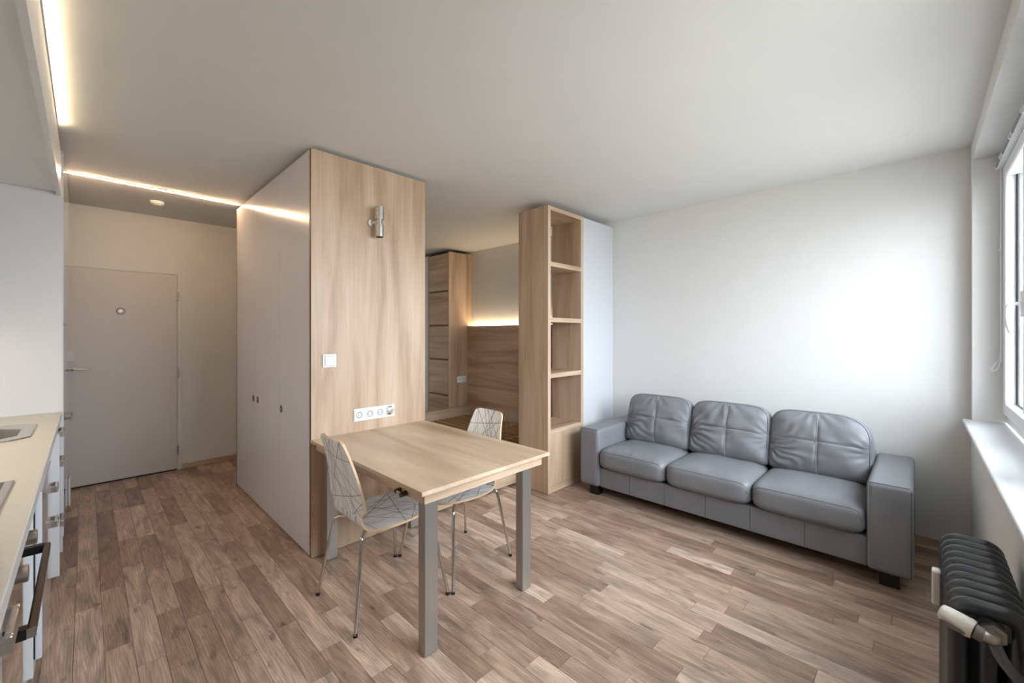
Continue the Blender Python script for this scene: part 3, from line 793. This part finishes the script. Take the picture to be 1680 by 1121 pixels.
def make_chair(label):
    t = thing('dining_chair', label, 'chair', (0, 0, 0), group='line patterned chairs at the dining table')
    back = [(-.034, .890, .085, .010), (-.032, .882, .118, .012), (-.026, .86, .134, .014), (.000, .78, .150, .016), (.026, .68, .172, .016),
            (.046, .59, .190, .012), (.052, .555, .194, .010), (.055, .535, .188, .008), (.057, .522, .160, .006), (.058, .510, .150, .004)]
    seat = [(.058, .5095, .150, .004), (.066, .475, .156, .002), (.088, .447, .166, .0), (.125, .435, .178, .0), (.20, .432, .196, .004), (.29, .435, .203, .004),
            (.37, .441, .196, .002), (.425, .441, .172, .0), (.455, .434, .135, .0), (.466, .428, .10, .0)]
    shell('backrest', back, t); shell('seat', seat, t)
    for sy in (-1, 1):
        tube('leg', catmull([(0, sy * .222, .010), (.030, sy * .192, .205), (.058, sy * .163, .385), (.070, sy * .148, .415), (.10, sy * .12, .4245), (.20, sy * .05, .4205)], 6), .0085, 'chrome', t, n=12)
        tube('leg', catmull([(.490, sy * .272, .010), (.463, sy * .236, .205), (.436, sy * .205, .375), (.424, sy * .188, .407), (.392, sy * .155, .4205), (.29, sy * .06, .4185)], 6), .0085, 'chrome', t, n=12)
    for ch in [c for c in t.children if c.name.startswith('leg')]:
        pass
    for sy in (-1, 1):
        cyl('foot_cap', (0, sy * .222, 0), (0.002, sy * .220, .016), .010, 'black', t, n=12)
        cyl('foot_cap', (.490, sy * .272, 0), (.488, sy * .270, .016), .010, 'black', t, n=12)
    bm = bmesh.new(); add_cyl(bm, (.245, 0, .409), (.245, 0, .425), .075, n=20)
    link('mount_plate', bm, M['black'], t)
    return t

c1 = make_chair('line patterned chair on the near left side of the table, back fully visible')
c1.location = (.868, 2.080, 0)
c2 = c1.copy(); COL.objects.link(c2)
for ch in list(c1.children):
    k = ch.copy(); COL.objects.link(k); k.parent = c2
c2['label'] = 'line patterned chair tucked in on the bed side of the table, only its top seen'
c2.location = (1.870, 2.062, 0); c2.rotation_euler = (0, 0, PI)

# ------------------------------------------------------------------ sofa
def pillow(C, U, V, N, m=7.0, nprof=3.2, rings=26, segs=72, crease=None, wr=None, mb=None, mtr=None):
    """cushion surface: outline is a superellipse in U,V; returns bmesh and a front surface sampler"""
    C, U, V, N = Vector(C), Vector(U), Vector(V), Vector(N); m0 = m
    def mm(p, q):
        """squarer lower corners, rounder upper ones"""
        top = mtr if (mtr and p < 0) else m0
        if mb is None: return m0
        w = min(1, max(0, .5 + q * 3)); return mb * (1 - w) + top * w
    def outline(a):
        c, s = math.cos(a), math.sin(a)
        m = mm(c, s)
        k = (abs(c) ** m + abs(s) ** m) ** (-1 / m)
        return c * k, s * k
    def prof(rho): return max(0.0, 1 - rho ** nprof) ** (1 / nprof)
    def surf(p, q, side=1):
        m = mm(p, q)
        rho = min(1.0, (abs(p) ** m + abs(q) ** m) ** (1 / m)) if (p or q) else 0.0
        h = prof(rho)
        h *= (1 + .10 * (1 - p * p) * (1 - q * q))
        d = 0.0
        if side > 0 and crease: d += crease(p, q)
        if side > 0 and wr: d += wr(p, q) * min(1, (1 - rho) * 6)
        return C + U * p + V * q + N * (h * side) + N.normalized() * d
    bm = bmesh.new()
    for side in (1, -1):
        prev = None
        cen = bm.verts.new(surf(0, 0, side))
        for i in range(1, rings + 1):
            rho = math.sin(i / rings * PI / 2) ** .9
            if i == rings: rho = 1.0
            ring = []
            for j in range(segs):
                a = 2 * PI * (j + .5) / segs; p, q = outline(a)
                ring.append(bm.verts.new(surf(p * rho, q * rho, side)))
            for j in range(segs):
                k = (j + 1) % segs
                if prev is None: bm.faces.new((cen, ring[j], ring[k]))
                else: bm.faces.new((prev[j], ring[j], ring[k], prev[k]))
            prev = ring
    bmesh.ops.remove_doubles(bm, verts=bm.verts, dist=.0004)
    return bm, surf, outline

def build_sofa():
    t = thing('sofa', 'grey leather three seat sofa standing against the right wall', 'sofa', (3.46, 1.085, 0))
    YA, YZ = .018, 2.145; AW = .192
    def soft_box(name, b, bev, mat='leather', label=None, amp=.002, seed=0):
        bm = bmesh.new(); add_box(bm, *b, bev=bev, seg=5)
        bmesh.ops.subdivide_edges(bm, edges=[e for e in bm.edges if e.calc_length() > .12], cuts=6, use_grid_fill=True)
        for v in bm.verts:
            nn = noise.noise_vector(Vector((v.co.x * 5 + seed, v.co.y * 5, v.co.z * 5)))
            v.co += nn * amp
        return link(name, bm, M[mat], t, smooth=True, angle=60, label=label)
    for a, b in ((YA, YA + AW), (YZ - AW, YZ)):
        arm = soft_box('armrest', (3.045, 3.866, a, b, .088, .578), .028, seed=a)
        for yy in (a + .010, b - .010):
            tube('seam', [(3.0525, yy, .10 + .01 * k) for k in range(0, 47)], .0022, 'seam_light' if yy == b - .010 and a < 1 else 'seam_dark', arm, n=6)
        tube('seam', [(3.0525 + .004, a + .012 + (AW - .024) * k / 10, .5745) for k in range(11)], .0016, 'seam_dark', arm, n=6)
    soft_box('back_frame', (3.66, 3.862, YA + AW + .001, YZ - AW - .001, .088, .612), .035, seed=4)
    bf = soft_box('base', (3.078, 3.67, YA + AW - .004, YZ - AW + .004, .088, .256), .010, seed=9, amp=.001)
    for y in (1.675, 1.385, 1.085, .800, .50):
        tube('seam', [(3.0775, y, .095 + .0077 * k) for k in range(0, 21)], .0016, 'seam_dark', bf, n=6)
    for x, y in ((3.10, .075), (3.10, 1.985), (3.74, .075), (3.74, 1.985)):
        bm = bmesh.new(); add_box(bm, x, x + .075, y, y + .085, 0, .092, bev=.004)
        link('leg', bm, M['black'], t)
    w = (YZ - AW - YA - AW) / 3
    for i in range(3):
        y0 = YA + AW + i * w; cy = y0 + w / 2; sd = i * 3.7
        # seat cushion: U along the sofa, V forward
        def cr(p, q, sd=sd):
            return -.012 * math.exp(-((p * p + (q + .2) ** 2) / .5)) * 0
        def wrk(p, q, sd=sd):
            a = noise.noise(Vector((p * 2.2 + sd, q * 1.4, sd))) * .006
            b = noise.noise(Vector((p * 11 + sd, q * 2.0, sd + 3))) * .007 * max(0, q - .45) * 1.8
            return a + b
        bm, surf, outl = pillow((3.312, cy, .343), (0, w / 2 + .001, 0), (-.288, 0, 0), (0, 0, .098), m=9, nprof=4.2, rings=30, segs=96, crease=cr, wr=wrk)
        c = link('seat_cushion', bm, M['leather'], t, smooth=True)
        pts = []
        for k in range(41):
            p = -.93 + 1.86 * k / 40
            q = .955 - .05 * abs(p) ** 6
            pts.append(surf(p, q) + Vector((0, 0, .0005)))
        tube('seam', pts, .0016, 'seam_dark', c, n=6)
        # back cushion
        ang = math.radians(15)
        up = Vector((math.sin(ang), 0, math.cos(ang))); nf = Vector((-math.cos(ang), 0, math.sin(ang)))
        def cr2(p, q):
            d = -.008 * math.exp(-(p / .035) ** 2) - .006 * math.exp(-((q - .05) / .035) ** 2)
            return d * (1 - max(abs(p), abs(q)) ** 4)
        def wr2(p, q, sd=sd):
            # folds fan out from the lower corner away from the window, softer elsewhere
            dx, dy = p - 1.05, q + .25
            r = math.hypot(dx, dy); an = math.atan2(dy, dx)
            f = math.sin(an * 17 + sd + noise.noise(Vector((p * 2.2, q * 2.2, sd))) * 5) * .0135 * math.exp(-(r / .72) ** 2)
            dx2, dy2 = p - .1, q - 1.1; r2 = math.hypot(dx2, dy2); an2 = math.atan2(dy2, dx2)
            f += math.sin(an2 * 13 + sd) * .006 * math.exp(-(r2 / .6) ** 2)
            dx3, dy3 = p + 1.1, q + .1; r3 = math.hypot(dx3, dy3); an3 = math.atan2(dy3, dx3)
            f += math.sin(an3 * 15 + sd * 2) * .004 * math.exp(-(r3 / .55) ** 2)
            f += noise.noise(Vector((p * 2.5 + sd, q * 2.5, 1))) * .012
            return f
        bm, surf, outl = pillow((3.595, cy + .002, .628), Vector((0, 1, 0)) * (w / 2 + .004), up * .222, nf * .098, m=5.0, nprof=3.0, rings=34, segs=120, crease=cr2, wr=wr2, mb=13, mtr=(3.2 if i == 0 else 5.0))
        c = link('back_cushion', bm, M['leather'], t, smooth=True)
        tube('seam', [surf(0, -.93 + 1.82 * k / 40) + nf * .001 for k in range(41)], .0026, 'seam_light', c, n=6)
        tube('seam', [surf(-.92 + 1.84 * k / 40, .05) + nf * .0005 for k in range(41)], .0018, 'seam_dark', c, n=6)
        pts = []
        for k in range(90):
            a = -.45 + (PI + .9) * k / 89; p, q = outl(a); pts.append(surf(p * .94, q * .94) + nf * .001)
        tube('seam', pts, .0016, 'seam_dark', c, n=6)
build_sofa()

# ------------------------------------------------------------------ radiator
def build_radiator():
    t = thing('radiator', 'black cast iron column radiator under the window', 'radiator', (1.88, -.13, 0))
    X0, N, P = 1.643, 10, .0545
    zt, zb, yf, yb = .700, .110, -.052, -.206
    proto = None
    for i in range(N):
        cx = X0 + P * i
        if proto is None:
            bm = bmesh.new()
            # rounded loop in the YZ plane with an elliptical section
            R = .027; path = []
            ya, yb_, za, zb_ = yf - .022, yb + .022, zb + .022, zt - .022
            def arc(cy, cz, a0, a1, n=7):
                for k in range(n + 1):
                    a = a0 + (a1 - a0) * k / n; path.append((cy + R * math.cos(a), cz + R * math.sin(a)))
            arc(ya - R, zb_ - R, 0, PI / 2); arc(yb_ + R, zb_ - R, PI / 2, PI); arc(yb_ + R, za + R, PI, 3 * PI / 2); arc(ya - R, za + R, 3 * PI / 2, 2 * PI)
            # add straight subdivisions implicitly
            m = len(path); rings = []
            for k in range(m):
                a, b = path[k - 1], path[(k + 1) % m]; ty, tz = b[0] - a[0], b[1] - a[1]; l = math.hypot(ty, tz); ny, nz = tz / l, -ty / l
                ring = []
                for s in range(12):
                    an = 2 * PI * s / 12
                    ring.append(bm.verts.new((cx + .0195 * math.cos(an), path[k][0] + ny * .022 * math.sin(an), path[k][1] + nz * .022 * math.sin(an))))
                rings.append(ring)
            for k in range(m):
                A, B = rings[k], rings[(k + 1) % m]
                for s in range(12): bm.faces.new((A[s], A[(s + 1) % 12], B[(s + 1) % 12], B[s]))
            add_box(bm, cx - .012, cx + .012, yb + .03, yf - .03, zt - .085, zt - .03, bev=.004)
            add_box(bm, cx - .012, cx + .012, yb + .03, yf - .03, zb + .03, zb + .085, bev=.004)
            for yy in (-.129,): add_box(bm, cx - .016, cx + .016, yy - .018, yy + .018, zb + .03, zt - .03, bev=.012)
            for z in (zt - .062, zb + .058): add_cyl(bm, (cx - P / 2, -.129, z), (cx + P / 2, -.129, z), .030, n=20)
            proto = link('section', bm, M['radiator'], t, smooth=True, angle=50)
        else:
            o = proto.copy(); COL.objects.link(o); o.parent = t; o.location = proto.location + Vector((P * i, 0, 0))
    for x in (X0, X0 + P * (N - 1)):
        boxes('foot', [(x - .015, x + .015, -.09, -.06, 0, .125), (x - .015, x + .015, -.20, -.17, 0, .125)], 'radiator', t, bev=.004)
    # heat cost meter on the front
    hm = box('heat_meter', (1.92, 1.958, -.0515, -.030, .520, .632), 'valve', t, bev=.006, seg=3, label='cream heat meter clipped to the front')
    box('meter_window', (1.927, 1.951, -.0302, -.0293, .60, .617), 'greyplast', hm)
    # valve group on the near end
    v = thing('valve', None, None); bpy.data.objects.remove(v)
    hub = cyl('hub', (X0 - .0215, -.135, .638), (X0 - .042, -.135, .638), .026, 'nickel', t, n=6)
    cyl('union_nut', (X0 - .042, -.135, .638), (X0 - .058, -.133, .638), .019, 'nickel', hub, n=6)
    body = tube('valve_body', catmull([(X0 - .050, -.134, .638), (X0 - .068, -.130, .640), (X0 - .070, -.108, .645)], 5), .0145, 'nickel', t, n=16)
    cyl('collar', (X0 - .070, -.116, .643), (X0 - .068, -.100, .647), .0185, 'greyplast', body, n=20)
    # thermostatic head: tapered rounded body pointing into the room
    a, b = Vector((X0 - .068, -.100, .647)), Vector((X0 - .050, -.040, .662))
    d = (b - a); L_ = d.length; d.normalize()
    bm = bmesh.new()
    q = d.to_track_quat('Z', 'Y').to_matrix()
    rings = []
    for s, r in ((0, .016), (.002, .0225), (.10, .0245), (.45, .0235), (.8, .0215), (.95, .019), (1.0, .014)):
        ring = []
        for k in range(24):
            an = 2 * PI * k / 24; rr = r * (1 + .035 * math.cos(an * 8) * (1 if .1 < s < .9 else 0))
            ring.append(bm.verts.new(a + d * (L_ * s) + q @ Vector((rr * math.cos(an), rr * math.sin(an), 0))))
        rings.append(ring)
    for A, B in zip(rings[:-1], rings[1:]):
        for k in range(24): bm.faces.new((A[k], A[(k + 1) % 24], B[(k + 1) % 24], B[k]))
    bm.faces.new(rings[0][::-1]); bm.faces.new(rings[-1])
    hd = link('thermostatic_head', bm, M['valve'], t, smooth=True, angle=50, label='cream thermostatic valve head')
    # grey scale window on its side
    side = q @ Vector((1, 0, 0))
    cdir = Vector((-.75, 0, -.35)).normalized(); cdir = (cdir - d * cdir.dot(d)).normalized()
    wv = d.cross(cdir)
    bm = bmesh.new(); n = 20; vs = []
    for lay in (0.0222, 0.0262):
        vs.append([bm.verts.new(a + d * (L_ * (.48 + .36 * math.cos(2 * PI * k / n))) + wv * (.0085 * math.sin(2 * PI * k / n)) + cdir * lay) for k in range(n)])
    for k in range(n): bm.faces.new((vs[0][k], vs[0][(k + 1) % n], vs[1][(k + 1) % n], vs[1][k]))
    bm.faces.new(vs[1]); bm.faces.new(vs[0][::-1])
    link('scale_window', bm, M['greyplast'], hd)
    bm = bmesh.new(); add_tube(bm, catmull([(X0 - .062, -.134, .632), (X0 - .075, -.145, .605), (X0 - .085, -.165, .58), (X0 - .10, -.19, .555), (X0 - .15, -.20, .53), (X0 - .28, -.20, .50), (X0 - .34, -.20, .40), (X0 - .34, -.20, 0)], 6), .0125, 12)
    link('supply_pipe', bm, M['pipe'], t, smooth=True)
build_radiator()

# ------------------------------------------------------------------ venetian blind at the window head
def build_blind():
    x0, x1 = 1.00, 3.785
    t = thing('window_blind', 'white headrail and gathered grey blind at the top of the window', 'blind', ((x0 + x1) / 2, -.36, 2.37))
    box('headrail', (x0, x1, -.3715, -.354, 2.384, 2.468), 'pvc', t, bev=.002)
    for a, b in ((3.62, 3.775), (3.27, 3.52), (2.92, 3.19), (2.50, 2.84), (2.08, 2.42), (1.66, 2.00), (1.05, 1.58)):
        cyl('blind_roll', (a, -.342, 2.398), (b, -.342, 2.398), .0165, 'blind', t, n=20)
    for x in (3.57, 3.23, 2.88, 2.46, 2.04, 1.62):
        bm = bmesh.new(); add_cyl(bm, (x - .05, -.342, 2.398), (x + .05, -.342, 2.398), .011, n=16)
        for dx in (-.040, .028): add_cyl(bm, (x + dx, -.342, 2.398), (x + dx + .012, -.342, 2.398), .0195, n=20)
        link('bracket', bm, M['pvc'], t, smooth=True, angle=40)
    box('end_cap', (x1 - .006, x1 + .004, -.371, -.322, 2.376, 2.42), 'pvc', t, bev=.002)
    box('bottom_rail', (x0, x1 - .01, -.366, -.328, 2.3735, 2.379), 'pvc', t, bev=.0015)
    cx, cy = 3.757, -.345
    c = tube('pull_cord', [(cx, cy, 2.375 - .0225 * k) for k in range(51)], .0028, 'pvc', t, n=6)
    cyl('bead', (cx, cy, 1.888), (cx, cy, 1.902), .0075, 'pvc', c, n=12)
    cyl('connector', (cx, cy, 1.235), (cx, cy, 1.275), .006, 'pvc', c, n=10)
    tube('cord_loop', catmull([(cx, cy, 1.25), (cx - .006, cy + .02, 1.225), (cx - .008, cy + .036, 1.19), (cx - .004, cy + .03, 1.178), (cx + .002, cy + .012, 1.195), (cx + .002, cy + .002, 1.235)], 6), .0025, 'pvc', c, n=6)
build_blind()
